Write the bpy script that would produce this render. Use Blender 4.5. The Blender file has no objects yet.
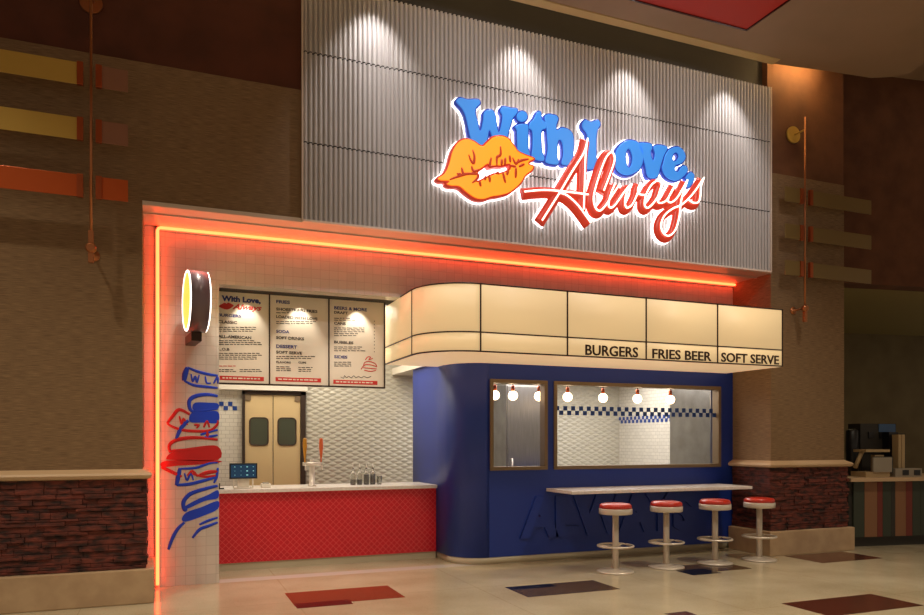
import bpy, bmesh, math, random
from mathutils import Vector, Matrix
random.seed(7)
scene = bpy.context.scene
COL = scene.collection
R = math.radians
# ------------------------------------------------------------------ camera geometry
F, CX, HY, EYE = 739.0, 462.0, 441.0, 1.5
PSI = R(21.9); CS, SN = math.cos(PSI), math.sin(PSI)
def PT(px, py, Y):
    """point on the plane Y=const seen at a photo pixel -> (x, z)"""
    xc = (px-CX)/F; d = CS-xc*SN; t = Y/d
    return (t*(xc*CS+SN), EYE+(HY-py)/F*t)
def PX(px, Y): return PT(px, HY, Y)[0]
def PZ(px, py, Y): return PT(px, py, Y)[1]
def FL(px, py, z=0.0):
    t = (z-EYE)/((HY-py)/F); xc = (px-CX)/F
    return (t*(xc*CS+SN), t*(CS-xc*SN))
cam = bpy.data.cameras.new('camera'); co = bpy.data.objects.new('camera', cam); COL.objects.link(co)
co.location = (0, 0, EYE); co.rotation_euler = (R(90), 0, -PSI)
cam.sensor_width = 36; cam.lens = F/924*36; cam.shift_y = (HY-307.5)/924; cam.clip_start = .05
scene.camera = co
vs = scene.view_settings; vs.view_transform = 'Standard'; vs.look = 'None'; vs.gamma = 1; vs.exposure = 0.0
try: vs.use_curve_mapping = False
except Exception: pass

# ------------------------------------------------------------------ materials
def lin(c):
    f = lambda v: (v/255/12.92) if v/255 <= .04045 else ((v/255+.055)/1.055)**2.4
    return (f(c[0]), f(c[1]), f(c[2]), 1)
MATS = {}
def mat(name, col, rough=.6, metal=0, emit=None, es=0, spec=.5, trans=0, coat=0):
    m = bpy.data.materials.new(name); m.use_nodes = True
    b = m.node_tree.nodes['Principled BSDF']
    b.inputs['Base Color'].default_value = lin(col) if max(col) > 1 else (*col, 1)
    b.inputs['Roughness'].default_value = rough; b.inputs['Metallic'].default_value = metal
    b.inputs['Specular IOR Level'].default_value = spec
    b.inputs['Transmission Weight'].default_value = trans
    b.inputs['Coat Weight'].default_value = coat
    if emit: b.inputs['Emission Color'].default_value = (*emit, 1); b.inputs['Emission Strength'].default_value = es
    MATS[name] = m; return m
def nodes(m): return m.node_tree.nodes, m.node_tree.links, m.node_tree.nodes['Principled BSDF']
def coords(m, scale=(1, 1, 1), rot=(0, 0, 0), loc=(0, 0, 0), swap=False):
    n, l, b = nodes(m); tc = n.new('ShaderNodeTexCoord'); mp = n.new('ShaderNodeMapping')
    src = tc.outputs['Object']
    if swap:   # (x,y,z) -> (x+y, z, 0)
        s = n.new('ShaderNodeSeparateXYZ'); l.new(src, s.inputs[0])
        a = n.new('ShaderNodeMath'); a.operation = 'ADD'; l.new(s.outputs[0], a.inputs[0]); l.new(s.outputs[1], a.inputs[1])
        c = n.new('ShaderNodeCombineXYZ'); l.new(a.outputs[0], c.inputs[0]); l.new(s.outputs[2], c.inputs[1]); src = c.outputs[0]
    l.new(src, mp.inputs[0]); mp.inputs['Scale'].default_value = scale; mp.inputs['Rotation'].default_value = rot; mp.inputs['Location'].default_value = loc
    return mp.outputs[0]
def ramp(m, fac, stops):
    n, l, b = nodes(m); r = n.new('ShaderNodeValToRGB'); l.new(fac, r.inputs[0])
    e = r.color_ramp.elements
    e[0].position, e[0].color = stops[0][0], stops[0][1]; e[1].position, e[1].color = stops[-1][0], stops[-1][1]
    for p, c in stops[1:-1]:
        x = e.new(p); x.color = c
    return r.outputs[0]
def noisy(m, c1, c2, scale=(1, 1, 1), nscale=5, detail=6, bump=0, swap=False, bdist=.01):
    n, l, b = nodes(m); v = coords(m, scale, swap=swap)
    t = n.new('ShaderNodeTexNoise'); t.inputs['Scale'].default_value = nscale; t.inputs['Detail'].default_value = detail
    l.new(v, t.inputs['Vector'])
    o = ramp(m, t.outputs['Fac'], [(.35, lin(c1)), (.65, lin(c2))]); l.new(o, b.inputs['Base Color'])
    if bump:
        bp = n.new('ShaderNodeBump'); bp.inputs['Strength'].default_value = bump; bp.inputs['Distance'].default_value = bdist
        l.new(t.outputs['Fac'], bp.inputs['Height']); l.new(bp.outputs[0], b.inputs['Normal'])
    return m
def brick(m, c, grout, w, h, mortar=.004, offset=.5, rot=0, bump=.3, bdist=.004, smooth=.1):
    n, l, b = nodes(m); v = coords(m, rot=(0, 0, rot), swap=True)
    t = n.new('ShaderNodeTexBrick'); t.offset = offset; t.inputs['Scale'].default_value = 1
    t.inputs['Brick Width'].default_value = w; t.inputs['Row Height'].default_value = h
    t.inputs['Mortar Size'].default_value = mortar; t.inputs['Mortar Smooth'].default_value = smooth
    t.inputs['Color1'].default_value = lin(c); t.inputs['Color2'].default_value = lin([k*.96 for k in c]); t.inputs['Mortar'].default_value = lin(grout)
    l.new(v, t.inputs['Vector']); l.new(t.outputs['Color'], b.inputs['Base Color'])
    if bump:
        bp = n.new('ShaderNodeBump'); bp.inputs['Strength'].default_value = bump; bp.inputs['Distance'].default_value = bdist; bp.invert = True
        l.new(t.outputs['Fac'], bp.inputs['Height']); l.new(bp.outputs[0], b.inputs['Normal'])
    return m

M = {}
M['grass'] = noisy(mat('grasscloth', (110, 80, 50), .85), (108, 82, 57), (152, 122, 88), (2.2, 75, 1), 4, 8, .5, True, .01)
M['plaster'] = noisy(mat('dark_plaster', (70, 35, 22), .9), (80, 40, 25), (94, 48, 31), (1, 1, 1), 3, 6, .05)
M['plaster_r'] = noisy(mat('brown_plaster', (80, 45, 25), .85), (92, 54, 31), (110, 68, 42), (1, 1, 1), 3, 6, .1)
M['cap'] = mat('beige_stone', (196, 164, 128), .5)
M['base'] = noisy(mat('cream_plinth', (190, 160, 125), .6), (176, 146, 114), (190, 160, 126), (1, 1, 1), 6, 6, .05)
M['stone'] = noisy(mat('stacked_stone', (70, 35, 30), .75), (38, 18, 17), (116, 52, 40), (1, 1, 2.5), 9, 8, .8, False, .02)
M['flute'] = mat('fluted_panel', (190, 184, 181), .5)
M['joint'] = mat('panel_joint', (40, 34, 32), .8)
M['edge'] = mat('panel_edge_cap', (232, 214, 200), .4)
M['tile'] = brick(mat('white_square_tile', (215, 206, 194), .14), (214, 207, 198), (190, 181, 172), .1, .1, .0025, 0)
M['subway'] = brick(mat('white_subway_tile', (225, 220, 205), .2), (222, 216, 202), (186, 178, 164), .11, .055, .003, .5)
M['portal'] = mat('portal_trim', (214, 196, 182), .38)
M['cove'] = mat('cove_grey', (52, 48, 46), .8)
M['edgeglow'] = mat('ceiling_edge_glow', (206, 176, 122), .6)
M['ceil'] = noisy(mat('ceiling_paint', (150, 125, 100), .8), (150, 124, 98), (158, 130, 104), (1, 1, 1), 1.5, 3)
M['dark'] = mat('dark_void', (22, 19, 17), .8)
M['blue'] = mat('blue_painted_wall', (28, 56, 150), .4)
M['curb'] = mat('pale_curb', (196, 184, 158), .35)
M['white'] = mat('white_paint', (225, 216, 200), .5)
M['quartz'] = noisy(mat('white_quartz', (232, 222, 214), .25), (226, 216, 208), (238, 230, 224), (1, 1, 1), 40, 4)
M['bronze'] = mat('bronze_frame', (132, 112, 86), .45, .3)
M['darkframe'] = mat('dark_bronze', (58, 36, 24), .4, .4)
M['steel'] = noisy(mat('stainless', (150, 146, 140), .3, .85), (140, 136, 130), (160, 156, 150), (60, 1, 1), 4, 3)
M['chrome'] = mat('satin_chrome', (214, 202, 188), .32, .35)
M['copper'] = mat('copper', (190, 98, 60), .3, .9)
M['brass'] = mat('brushed_brass', (176, 112, 72), .35, .8)
M['black'] = mat('black_plastic', (20, 19, 20), .4)
M['redvinyl'] = mat('red_vinyl', (186, 40, 22), .3, coat=.3)
M['door'] = mat('cream_door', (206, 180, 132), .5)
M['doorframe'] = mat('brown_door_frame', (52, 36, 24), .5)
M['doorglass'] = mat('green_door_glass', (70, 74, 58), .15)
M['glass'] = mat('clear_glass', (255, 255, 255), .02, trans=1); nodes(M['glass'])[2].inputs['IOR'].default_value = 1.08
M['paper'] = noisy(mat('menu_paper', (236, 224, 206), .5), (234, 222, 204), (238, 226, 208), (1, 1, 1), 3, 2)
M['ink'] = mat('menu_ink', (48, 38, 40), .6)
M['inkblue'] = mat('menu_blue_ink', (42, 52, 128), .6)
M['inkred'] = mat('menu_red_ink', (206, 48, 40), .6)
M['mblue'] = mat('mural_blue', (22, 70, 225), .5)
M['mred'] = mat('mural_red', (200, 28, 32), .5)
M['chkblue'] = mat('checker_blue', (32, 66, 140), .3)
M['sblue'] = mat('sign_blue_face', (52, 128, 210), .4, emit=lin((62, 140, 226))[:3], es=.62)
M['sblued'] = mat('sign_blue_return', (30, 60, 170), .4, emit=lin((34, 60, 170))[:3], es=.35)
M['sorange'] = mat('sign_orange_face', (250, 150, 30), .4, emit=lin((255, 156, 40))[:3], es=.85)
M['sred'] = mat('sign_red', (205, 55, 30), .35, emit=lin((215, 60, 38))[:3], es=.32)
M['sredd'] = mat('sign_red_crease', (190, 60, 20), .5, emit=lin((196, 62, 20))[:3], es=.35)
M['halo'] = mat('halo_light', (255, 255, 255), .5, emit=(1, .95, .95), es=2.6)
M['tubew'] = mat('cream_neon_tube', (255, 240, 220), .3, emit=(1, .88, .72), es=2.2)
M['neon'] = mat('orange_neon', (255, 150, 60), .3, emit=(13, .72, .2), es=1.0)
M['lightbox'] = mat('cream_lightbox', (214, 190, 148), .5, emit=(1, .68, .33), es=.5)
M['soffit'] = mat('cream_soffit', (236, 212, 176), .5, emit=(1, .66, .36), es=.42)
M['bulb'] = mat('warm_bulb', (255, 240, 210), .3, emit=(1, .72, .42), es=7)
M['redpanel'] = mat('red_ceiling_diffuser', (150, 34, 22), .6, emit=lin((176, 44, 26))[:3], es=.16)
M['blade'] = mat('amber_glass_blade', (206, 170, 84), .3, .35)
M['bladeneon'] = mat('neon_tinted_blade', (196, 88, 36), .3, .4)  # lowest left blades: the neon's red-orange light is put into the colour
M['bladed'] = mat('olive_blade', (128, 104, 58), .35, .3)
M['blade2'] = mat('smoked_blade', (150, 104, 82), .35, .2)
M['drum'] = mat('drum_case', (112, 92, 98), .35)
M['drumface'] = mat('drum_face', (240, 225, 90), .3, emit=(1, .78, .1), es=.9)
M['drumrim'] = mat('drum_rim', (255, 250, 240), .3, emit=(1, .9, .8), es=3)
M['screen'] = mat('tablet_screen', (10, 24, 40), .1, emit=(.006, .03, .06), es=1)
M['inlay_orange'] = mat('orange_inlay', (124, 58, 34), .2)
M['inlay_red'] = mat('dark_red_inlay', (64, 14, 12), .2)
M['inlay_brown'] = mat('brown_inlay', (80, 60, 42), .2)
M['inlay_navy'] = mat('navy_inlay', (20, 20, 30), .2)
M['inlay_maroon'] = mat('maroon_inlay', (78, 36, 26), .2)
M['kwall'] = noisy(mat('olive_wall', (112, 98, 66), .8), (104, 90, 60), (116, 102, 70), (1, 1, 1), 2, 3)
M['kceil'] = mat('olive_ceiling', (150, 136, 84), .8)
for nm, c in [('s_green', (52, 58, 46)), ('s_orange', (134, 92, 62)), ('s_red', (112, 44, 34)), ('s_dark', (46, 42, 36)), ('s_cream', (176, 150, 110))]:
    M[nm] = mat(nm.replace('s_', 'stripe_'), c, .6)
M['grey'] = mat('grey_plastic', (150, 140, 124), .5)
M['screenblue'] = mat('blue_panel', (44, 84, 130), .3)
M['jug1'] = mat('pale_liquid', (206, 196, 168), .3); M['jug2'] = mat('dark_liquid', (60, 46, 44), .3)
M['tapy'] = mat('yellow_tap', (226, 160, 50), .4); M['tapo'] = mat('orange_tap', (236, 112, 60), .4)

# red counter tile: diamond lattice
M['redtile'] = brick(mat('red_diamond_tile', (200, 30, 28), .3), (212, 20, 40), (228, 84, 84), .052, .052, .003, 0, R(45), .4)
# sculpted white wave tile
def wave_tile():
    m = mat('white_wave_tile', (190, 184, 166), .22); n, l, b = nodes(m)
    v = coords(m, swap=True); s = n.new('ShaderNodeSeparateXYZ'); l.new(v, s.inputs[0])
    def mth(op, a, c=None):
        k = n.new('ShaderNodeMath'); k.operation = op
        for i, q in enumerate((a, c)):
            if q is None: continue
            if isinstance(q, (int, float)): k.inputs[i].default_value = q
            else: l.new(q, k.inputs[i])
        return k.outputs[0]
    u = mth('MULTIPLY', s.outputs[0], math.pi/.17); w = mth('MULTIPLY', s.outputs[1], math.pi/.08)
    h = mth('MULTIPLY', mth('ABSOLUTE', mth('SINE', mth('ADD', u, w))), mth('ABSOLUTE', mth('SINE', mth('SUBTRACT', u, w))))
    bp = n.new('ShaderNodeBump'); bp.inputs['Strength'].default_value = .8; bp.inputs['Distance'].default_value = .011
    l.new(h, bp.inputs['Height']); l.new(bp.outputs[0], b.inputs['Normal']); return m
M['wave'] = wave_tile()
def floor_mat():
    m = mat('terrazzo', (190, 172, 138), .14); n, l, b = nodes(m); v = coords(m)
    t = n.new('ShaderNodeTexNoise'); t.inputs['Scale'].default_value = 1.3; t.inputs['Detail'].default_value = 8; l.new(v, t.inputs['Vector'])
    a = ramp(m, t.outputs['Fac'], [(.3, lin((170, 155, 126))), (.7, lin((192, 179, 152)))])
    vo = n.new('ShaderNodeTexNoise'); vo.inputs['Scale'].default_value = 70; vo.inputs['Detail'].default_value = 2; l.new(v, vo.inputs['Vector'])
    sp = ramp(m, vo.outputs['Fac'], [(.56, (1, 1, 1, 1)), (.66, (.82, .8, .76, 1))])
    mx = n.new('ShaderNodeMix'); mx.data_type = 'RGBA'; mx.blend_type = 'MULTIPLY'; mx.inputs[0].default_value = 1
    l.new(a, mx.inputs[6]); l.new(sp, mx.inputs[7])
    br = n.new('ShaderNodeTexBrick'); br.offset = 0; br.inputs['Scale'].default_value = 1
    br.inputs['Brick Width'].default_value = 1.83; br.inputs['Row Height'].default_value = 1.83; br.inputs['Mortar Size'].default_value = .004
    mp = coords(m, loc=(.7, .35, 0)); l.new(mp, br.inputs['Vector'])
    br.inputs['Color1'].default_value = (1, 1, 1, 1); br.inputs['Color2'].default_value = (1, 1, 1, 1); br.inputs['Mortar'].default_value = (.8, .74, .66, 1)
    m2 = n.new('ShaderNodeMix'); m2.data_type = 'RGBA'; m2.blend_type = 'MULTIPLY'; m2.inputs[0].default_value = 1
    l.new(mx.outputs[2], m2.inputs[6]); l.new(br.outputs['Color'], m2.inputs[7]); l.new(m2.outputs[2], b.inputs['Base Color'])
    r = ramp(m, t.outputs['Fac'], [(.3, (.11,)*3+(1,)), (.7, (.2,)*3+(1,))]); l.new(r, b.inputs['Roughness'])
    return m
M['floor'] = floor_mat()

# ------------------------------------------------------------------ mesh helpers
def box(bm, x0, x1, y0, y1, z0, z1, mi=0, bev=0):
    vs_ = [bm.verts.new(p) for p in ((x0,y0,z0),(x1,y0,z0),(x1,y1,z0),(x0,y1,z0),(x0,y0,z1),(x1,y0,z1),(x1,y1,z1),(x0,y1,z1))]
    fs = [bm.faces.new([vs_[i] for i in q]) for q in ((0,3,2,1),(4,5,6,7),(0,1,5,4),(1,2,6,5),(2,3,7,6),(3,0,4,7))]
    for f in fs: f.material_index = mi
    if bev:
        es = list({e for f in fs for e in f.edges})
        bmesh.ops.bevel(bm, geom=es, offset=bev, segments=2, affect='EDGES', profile=.6)
def lathe(bm, prof, c=(0, 0, 0), seg=32, axis='Z', mi=0, sy=1.0):
    rings = []
    for r, h in prof:
        ring = []
        for i in range(seg):
            a = 2*math.pi*i/seg; u, v = r*math.cos(a), r*math.sin(a)
            p = {'Z': (u, v*sy, h), 'Y': (u, h, v), 'X': (h, u, v)}[axis]
            ring.append(bm.verts.new((c[0]+p[0], c[1]+p[1], c[2]+p[2])))
        rings.append(ring)
    for a, b in zip(rings, rings[1:]):
        for i in range(seg):
            f = bm.faces.new((a[i], a[(i+1) % seg], b[(i+1) % seg], b[i])); f.material_index = mi; f.smooth = True
    for ring, rv in ((rings[0], True), (rings[-1], False)):
        f = bm.faces.new(ring[::-1] if rv else ring); f.material_index = mi
def tube(bm, pts, r, seg=8, closed=False, flat=1.0):
    """tube through points; flat scales its thickness along Y"""
    pts = [Vector(p) for p in pts]; n = len(pts); rings = []
    for i, p in enumerate(pts):
        a = pts[i-1] if (i or closed) else p; b = pts[(i+1) % n] if (i < n-1 or closed) else p
        d = (b-a).normalized(); up = Vector((0, 1, 0)) if abs(d.y) < .9 else Vector((0, 0, 1))
        s = d.cross(up).normalized(); u = s.cross(d).normalized()
        rr = r[i] if isinstance(r, (list, tuple)) else r
        rings.append([bm.verts.new(p+s*rr*math.cos(2*math.pi*k/seg)+u*rr*flat*math.sin(2*math.pi*k/seg)) for k in range(seg)])
    m = n if closed else n-1
    for i in range(m):
        A, B = rings[i], rings[(i+1) % n]
        for k in range(seg):
            f = bm.faces.new((A[k], A[(k+1) % seg], B[(k+1) % seg], B[k])); f.smooth = True
    if not closed: bm.faces.new(rings[0][::-1]); bm.faces.new(rings[-1])
def torus(bm, c, R_, r, seg=40, s2=8):
    tube(bm, [(c[0]+R_*math.cos(2*math.pi*i/seg), c[1]+R_*math.sin(2*math.pi*i/seg), c[2]) for i in range(seg)], r, s2, True)
def sphere(bm, c, r, sz=1):
    res = bmesh.ops.create_uvsphere(bm, u_segments=24, v_segments=14, radius=r, matrix=Matrix.Translation(c) @ Matrix.Diagonal((1, 1, sz, 1)))
    for v in res['verts']:
        for f in v.link_faces: f.smooth = True
def spline(pts, closed=False, k=6):
    n = len(pts); out = []
    for i in range(n if closed else n-1):
        g = (lambda j: pts[j % n]) if closed else (lambda j: pts[max(0, min(n-1, j))])
        p0, p1, p2, p3 = g(i-1), g(i), g(i+1), g(i+2)
        for q in range(k):
            t = q/k
            out.append(tuple(.5*((2*b)+(-a+c)*t+(2*a-5*b+4*c-d)*t*t+(-a+3*b-3*c+d)*t**3) for a, b, c, d in zip(p0, p1, p2, p3)))
    if not closed: out.append(tuple(pts[-1]))
    return out
def obj(name, bm, m, parent=None, sharp=35, origin=None):
    me = bpy.data.meshes.new(name)
    if isinstance(bm, bpy.types.Mesh): me = bm; me.name = name
    else:
        bmesh.ops.recalc_face_normals(bm, faces=bm.faces); bm.to_mesh(me); bm.free()
    for x in (m if isinstance(m, (list, tuple)) else [m]): me.materials.append(x)
    o = bpy.data.objects.new(name, me); COL.objects.link(o)
    if origin: me.transform(Matrix.Translation(-Vector(origin))); o.location = origin
    if parent:
        o.parent = parent
        if not origin: me.transform(Matrix.Translation(-Vector(parent.location)))
        else: o.location = Vector(origin)-Vector(parent.location)
    return o
def thing(name, label, cat, loc=(0, 0, 0), group=None):
    o = bpy.data.objects.new(name, None); COL.objects.link(o); o.location = loc; o.empty_display_size = .1
    o['label'] = label; o['category'] = cat
    if group: o['group'] = group
    return o
def tag(o, label, cat, group=None):
    o['label'] = label; o['category'] = cat
    if group: o['group'] = group
    return o
def struct(name, bm, m, label=None):
    o = obj(name, bm, m); o['kind'] = 'structure'
    if label: o['label'] = label
    return o
def NB(): return bmesh.new()
def bxo(name, dims, m, parent=None, bev=0):
    b = NB(); box(b, *dims, bev=bev); return obj(name, b, m, parent)
def sub(parent_loc_holder): return parent_loc_holder
def child(name, bm, m, root, part):
    """sub-part: parented to part (a mesh at its root's location); geometry given in world space"""
    o = obj(name, bm, m); o.data.transform(Matrix.Translation(-Vector(root.location))); o.parent = part; return o
def curve_fill(polys, ext, bev=0, offset=0):
    cu = bpy.data.curves.new('tmp', 'CURVE'); cu.dimensions = '2D'; cu.fill_mode = 'BOTH'
    cu.extrude = ext; cu.bevel_depth = bev; cu.bevel_resolution = 2; cu.offset = offset
    for p in polys:
        s = cu.splines.new('POLY'); s.points.add(len(p)-1); s.use_cyclic_u = True
        for i, q in enumerate(p): s.points[i].co = (q[0], q[1], 0, 1)
    return curve_mesh(cu)
def curve_mesh(cu):
    o = bpy.data.objects.new('tmp', cu); COL.objects.link(o)
    dg = bpy.context.evaluated_depsgraph_get(); dg.update()
    me = bpy.data.meshes.new_from_object(o.evaluated_get(dg)); bpy.data.objects.remove(o); bpy.data.curves.remove(cu)
    return me
UP = Matrix(((1, 0, 0, 0), (0, 0, -1, 0), (0, 1, 0, 0), (0, 0, 0, 1)))   # xy-drawing -> wall facing -Y
def on_wall(me, y, x=0, z=0): me.transform(Matrix.Translation((x, y, z)) @ UP); return me
def text_mesh(s, x0, z0, h, y, w=None, ext=.002, bold=0, shear=0, align='L'):
    cu = bpy.data.curves.new('tmp', 'FONT'); cu.body = s; cu.extrude = 0; cu.offset = bold; cu.shear = shear; cu.resolution_u = 3; cu.extrude = .01
    me = curve_mesh(cu)
    xs = [v.co.x for v in me.vertices]; ys = [v.co.y for v in me.vertices]
    sy = h/(max(ys)-min(ys)); sx = sy if w is None else w/(max(xs)-min(xs))
    me.transform(Matrix.Diagonal((sx, sy, ext/.01, 1)) @ Matrix.Translation((-min(xs), -min(ys), 0)))
    return on_wall(me, y, x0, z0)
def add_mesh(bm, me, mi=0):
    k = len(bm.faces); bm.from_mesh(me); bm.faces.ensure_lookup_table()
    for f in bm.faces[k:]: f.material_index = mi
    bpy.data.meshes.remove(me)
def holes_wall(bm, x0, x1, z0, z1, y0, y1, holes, mi=0):
    xs = sorted({x0, x1, *[h[0] for h in holes], *[h[1] for h in holes]}); zs = sorted({z0, z1, *[h[2] for h in holes], *[h[3] for h in holes]})
    inh = lambda x, z: any(h[0] < x < h[1] and h[2] < z < h[3] for h in holes)
    for a, b in zip(xs, xs[1:]):
        for c, d in zip(zs, zs[1:]):
            if inh((a+b)/2, (c+d)/2): continue
            for y in (y0, y1):
                f = bm.faces.new([bm.verts.new(p) for p in ((a, y, c), (b, y, c), (b, y, d), (a, y, d))]); f.material_index = mi
    for h in holes+[(x0, x1, z0, z1)]:
        a, b, c, d = h
        for p in (((a,y0,c),(b,y0,c),(b,y1,c),(a,y1,c)), ((a,y0,d),(b,y0,d),(b,y1,d),(a,y1,d)), ((a,y0,c),(a,y1,c),(a,y1,d),(a,y0,d)), ((b,y0,c),(b,y1,c),(b,y1,d),(b,y0,d))):
            f = bm.faces.new([bm.verts.new(q) for q in p]); f.material_index = mi
    bmesh.ops.remove_doubles(bm, verts=bm.verts, dist=1e-5)

# ------------------------------------------------------------------ key planes
YS = 7.5      # pilaster shaft face
YP = 7.42     # plinth / cap face
YG = 7.45     # fluted panel face
YT = 8.2      # tiled jamb / blue wall
YC = 8.93     # order counter front
YB = 10.8     # kitchen back wall
XL = -.195    # left pilaster edge
XR = 7.39     # right pilaster left edge
XR2 = PX(844, YS)
ZP = 3.72     # portal head
ZM0, ZM1, ZMM = 2.445, 3.175, 2.655
ZCEIL = 6.27; ZTOP = 6.95

# ------------------------------------------------------------------ floor
b = NB()
box(b, -9, 18, -6, 19, -.2, 0)
def rect(px, py, qx, qy, mi, z=.0012):
    """inlay tile from two opposite corners seen in the photo (far-left, near-right)"""
    x0, y1 = FL(px, py); x1, y0 = FL(qx, qy)
    f = b.faces.new([b.verts.new(p) for p in ((x0, y0, z), (x1, y0, z), (x1, y1, z), (x0, y1, z))]); f.material_index = mi
    return x0, x1, y0, y1
rect(284.6, 593.3, 405.5, 597.3, 1); rect(293.5, 604.0, 353.5, 604.0, 2, .0016)
rect(504.8, 587.4, 620.5, 589.2, 3); rect(504.8, 587.4, 557, 586.5, 4, .0016)
rect(664, 567, 752, 568.6, 3); rect(675, 570.8, 722, 573, 4, .0016)
rect(783.6, 556, 883, 558.2, 5)
rect(781, 603.5, 924, 605.5, 5)
rect(664, 613.6, 697, 614.8, 5)
fl = struct('floor', b, [M['floor'], M['inlay_orange'], M['inlay_red'], M['inlay_brown'], M['inlay_navy'], M['inlay_maroon']])

# ------------------------------------------------------------------ brown pilasters / walls
ZTX = 5.03
b = NB(); box(b, -7, XL, YS, YT+.25, 1.22, ZP, 0); box(b, -7, 1.31, YS, YT+.25, ZP, ZTX, 0); box(b, -7, 1.31, YS+.01, YT+.25, ZTX, ZTOP, 1)
struct('wall_left', b, [M['grass'], M['plaster']])
b = NB(); box(b, XR, XR2, YS, YT+.25, 1.22, ZTX, 0); box(b, XR-.05, XR2, YS+.01, YT+.25, ZTX, ZTOP, 1)
struct('wall_right', b, [M['grass'], M['plaster_r']])
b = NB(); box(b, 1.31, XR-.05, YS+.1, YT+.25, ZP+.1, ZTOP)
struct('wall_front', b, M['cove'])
def stones(x0, x1, y0, y1, z0, z1, seed):
    """stacked ledger stones round the front and sides of a pilaster"""
    rnd = random.Random(seed); bm = NB(); box(bm, x0+.03, x1-.03, y0+.03, y1, z0, z1)
    z = z0
    while z < z1-.01:
        h = min(rnd.uniform(.022, .06), z1-z)
        if z1-(z+h) < .02: h = z1-z
        x = x0+rnd.uniform(0, .012)
        while x < x1-.01:
            w = min(rnd.uniform(.08, .34), x1-x-rnd.uniform(0, .012)+.006)
            if w < .02: break
            d = rnd.uniform(0, .028)
            box(bm, x+.0015, x+w-.0015, y0+d, y0+.06, z+.002, z+h-.002, bev=.003)
            x += w
        for xe, s in ((x0, 1), (x1, -1)):
            y = y0+.03
            while y < y1-.02:
                w = min(rnd.uniform(.08, .3), y1-y); d = rnd.uniform(0, .02)
                xa, xb = (xe+d, xe+.05) if s > 0 else (xe-.05, xe-d)
                box(bm, xa, xb, y, y+w-.003, z+.002, z+h-.002, bev=.003); y += w
        z += h
    return bm
def plinth_set(x0, x1, a, bname, seed):
    o = struct('trim_%d' % a, stones(x0-.04, x1+.04, YS-.05, YT-.02, .32, 1.15, seed), M['stone'])
    bm = NB()   # profiled cap
    prof = [(.055, 1.15), (.075, 1.16), (.085, 1.185), (.07, 1.205), (.03, 1.225), (0, 1.24), (-.02, 1.24)]
    loops = []
    for d, z in prof:
        loops.append([bm.verts.new(p) for p in ((x0-d, YT, z), (x0-d, YS-d, z), (x1+d, YS-d, z), (x1+d, YT, z))])
    for A, B in zip(loops, loops[1:]):
        for i in range(3): bm.faces.new((A[i], A[i+1], B[i+1], B[i]))
    bm.faces.new(loops[0]); bm.faces.new(loops[-1])
    struct('trim_%d' % (a+1), bm, M['cap'])
    bm = NB(); box(bm, x0-.1, x1+.1, YP-.01, YT-.02, 0, .318, bev=.012)
    struct('trim_%d' % (a+2), bm, M['base'])
plinth_set(-7, XL, 1, 'left', 3)
plinth_set(XR, XR2, 4, 'right', 5)

# ------------------------------------------------------------------ fluted sign panel
XG0, XG1 = PX(303.3, YG), PX(771, YG)
tiers = [(ZP, 4.49), (4.502, 5.40), (5.412, 6.12)]
pitch = .05; nrib = int(round((XG1-XG0)/pitch)); pitch = (XG1-XG0)/nrib
b = NB()
box(b, XG0, XG1, YG+.035, YS+.11, ZP, 6.12, 1)
for z0, z1 in tiers:
    prof = []
    for i in range(nrib):
        xa = XG0+i*pitch
        prof.append((xa+.003, YG+.034)); prof.append((xa+.008, YG+.034))
        for k in range(7):
            a = math.pi*k/6; prof.append((xa+pitch/2-(pitch/2-.009)*math.cos(a), YG+.022-.022*math.sin(a)))
        prof.append((xa+pitch-.008, YG+.034)); prof.append((xa+pitch-.003, YG+.034))
    lo = [b.verts.new((x, y, z0)) for x, y in prof]; hi = [b.verts.new((x, y, z1)) for x, y in prof]
    for i in range(len(prof)-1):
        f = b.faces.new((lo[i], lo[i+1], hi[i+1], hi[i]))
    cf = b.faces.new(lo+[b.verts.new((XG1, YG+.03, z0)), b.verts.new((XG0, YG+.03, z0))]); cf.material_index = 1
    cf = b.faces.new(hi+[b.verts.new((XG1, YG+.03, z1)), b.verts.new((XG0, YG+.03, z1))]); cf.material_index = 1 if z1 < 6 else 0
struct('wall_sign_panel', b, [M['flute'], M['joint']])
b = NB(); box(b, XG0-.005, XG1+.005, YG-.01, YG+.04, ZP-.02, ZP); box(b, XG0-.012, XG0, YG-.005, YS, ZP, 6.12); box(b, XG1, XG1+.012, YG-.005, YS, ZP, 6.12)
struct('trim_7', b, M['edge'])

# ------------------------------------------------------------------ portal: lip, soffit, tiled wall and band
b = NB()
box(b, XL, XR, YS-.01, YS+.04, ZP-.02, ZP+.02)
box(b, XL, XR, YS+.04, YT+.02, ZP-.018, ZP+.1)
box(b, XL, XR, YS+.24, YS+.27, ZP-.03, ZP-.02)
struct('trim_8', b, M['portal'])
XJ = PX(219, YT)
b = NB(); holes_wall(b, XL, XR, .0, ZP-.02, YT, YT+.2, [(XJ, XR-.002, .0001, 3.16)])
struct('wall_entry_tile', b, M['tile'])

# neon line
tag_neon = NB()
yn = YT-.045
xa, xb, zt = PX(157.5, yn), PX(738.5, yn), PZ(157.5, 227.3, yn)
path = [(xa, yn, .03), (xa, yn, zt-.03), (xa+.01, yn, zt-.008), (xa+.03, yn, zt), (xb, yn, zt)]
pts = [path[0]]+[path[1]]+path[2:]
tube(tag_neon, pts, .015, 10)
neon = thing('neon_strip', 'orange neon light line framing the left and top of the storefront', 'neon light', (xa, YT, 0))
obj('light_tube', tag_neon, M['neon'], neon)
b = NB()
box(b, xa-.02, xa+.02, yn+.02, YT, .0, zt+.02); box(b, xa-.02, xb, yn+.02, YT, zt-.02, zt+.02)
obj('channel', b, M['portal'], neon)

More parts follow.
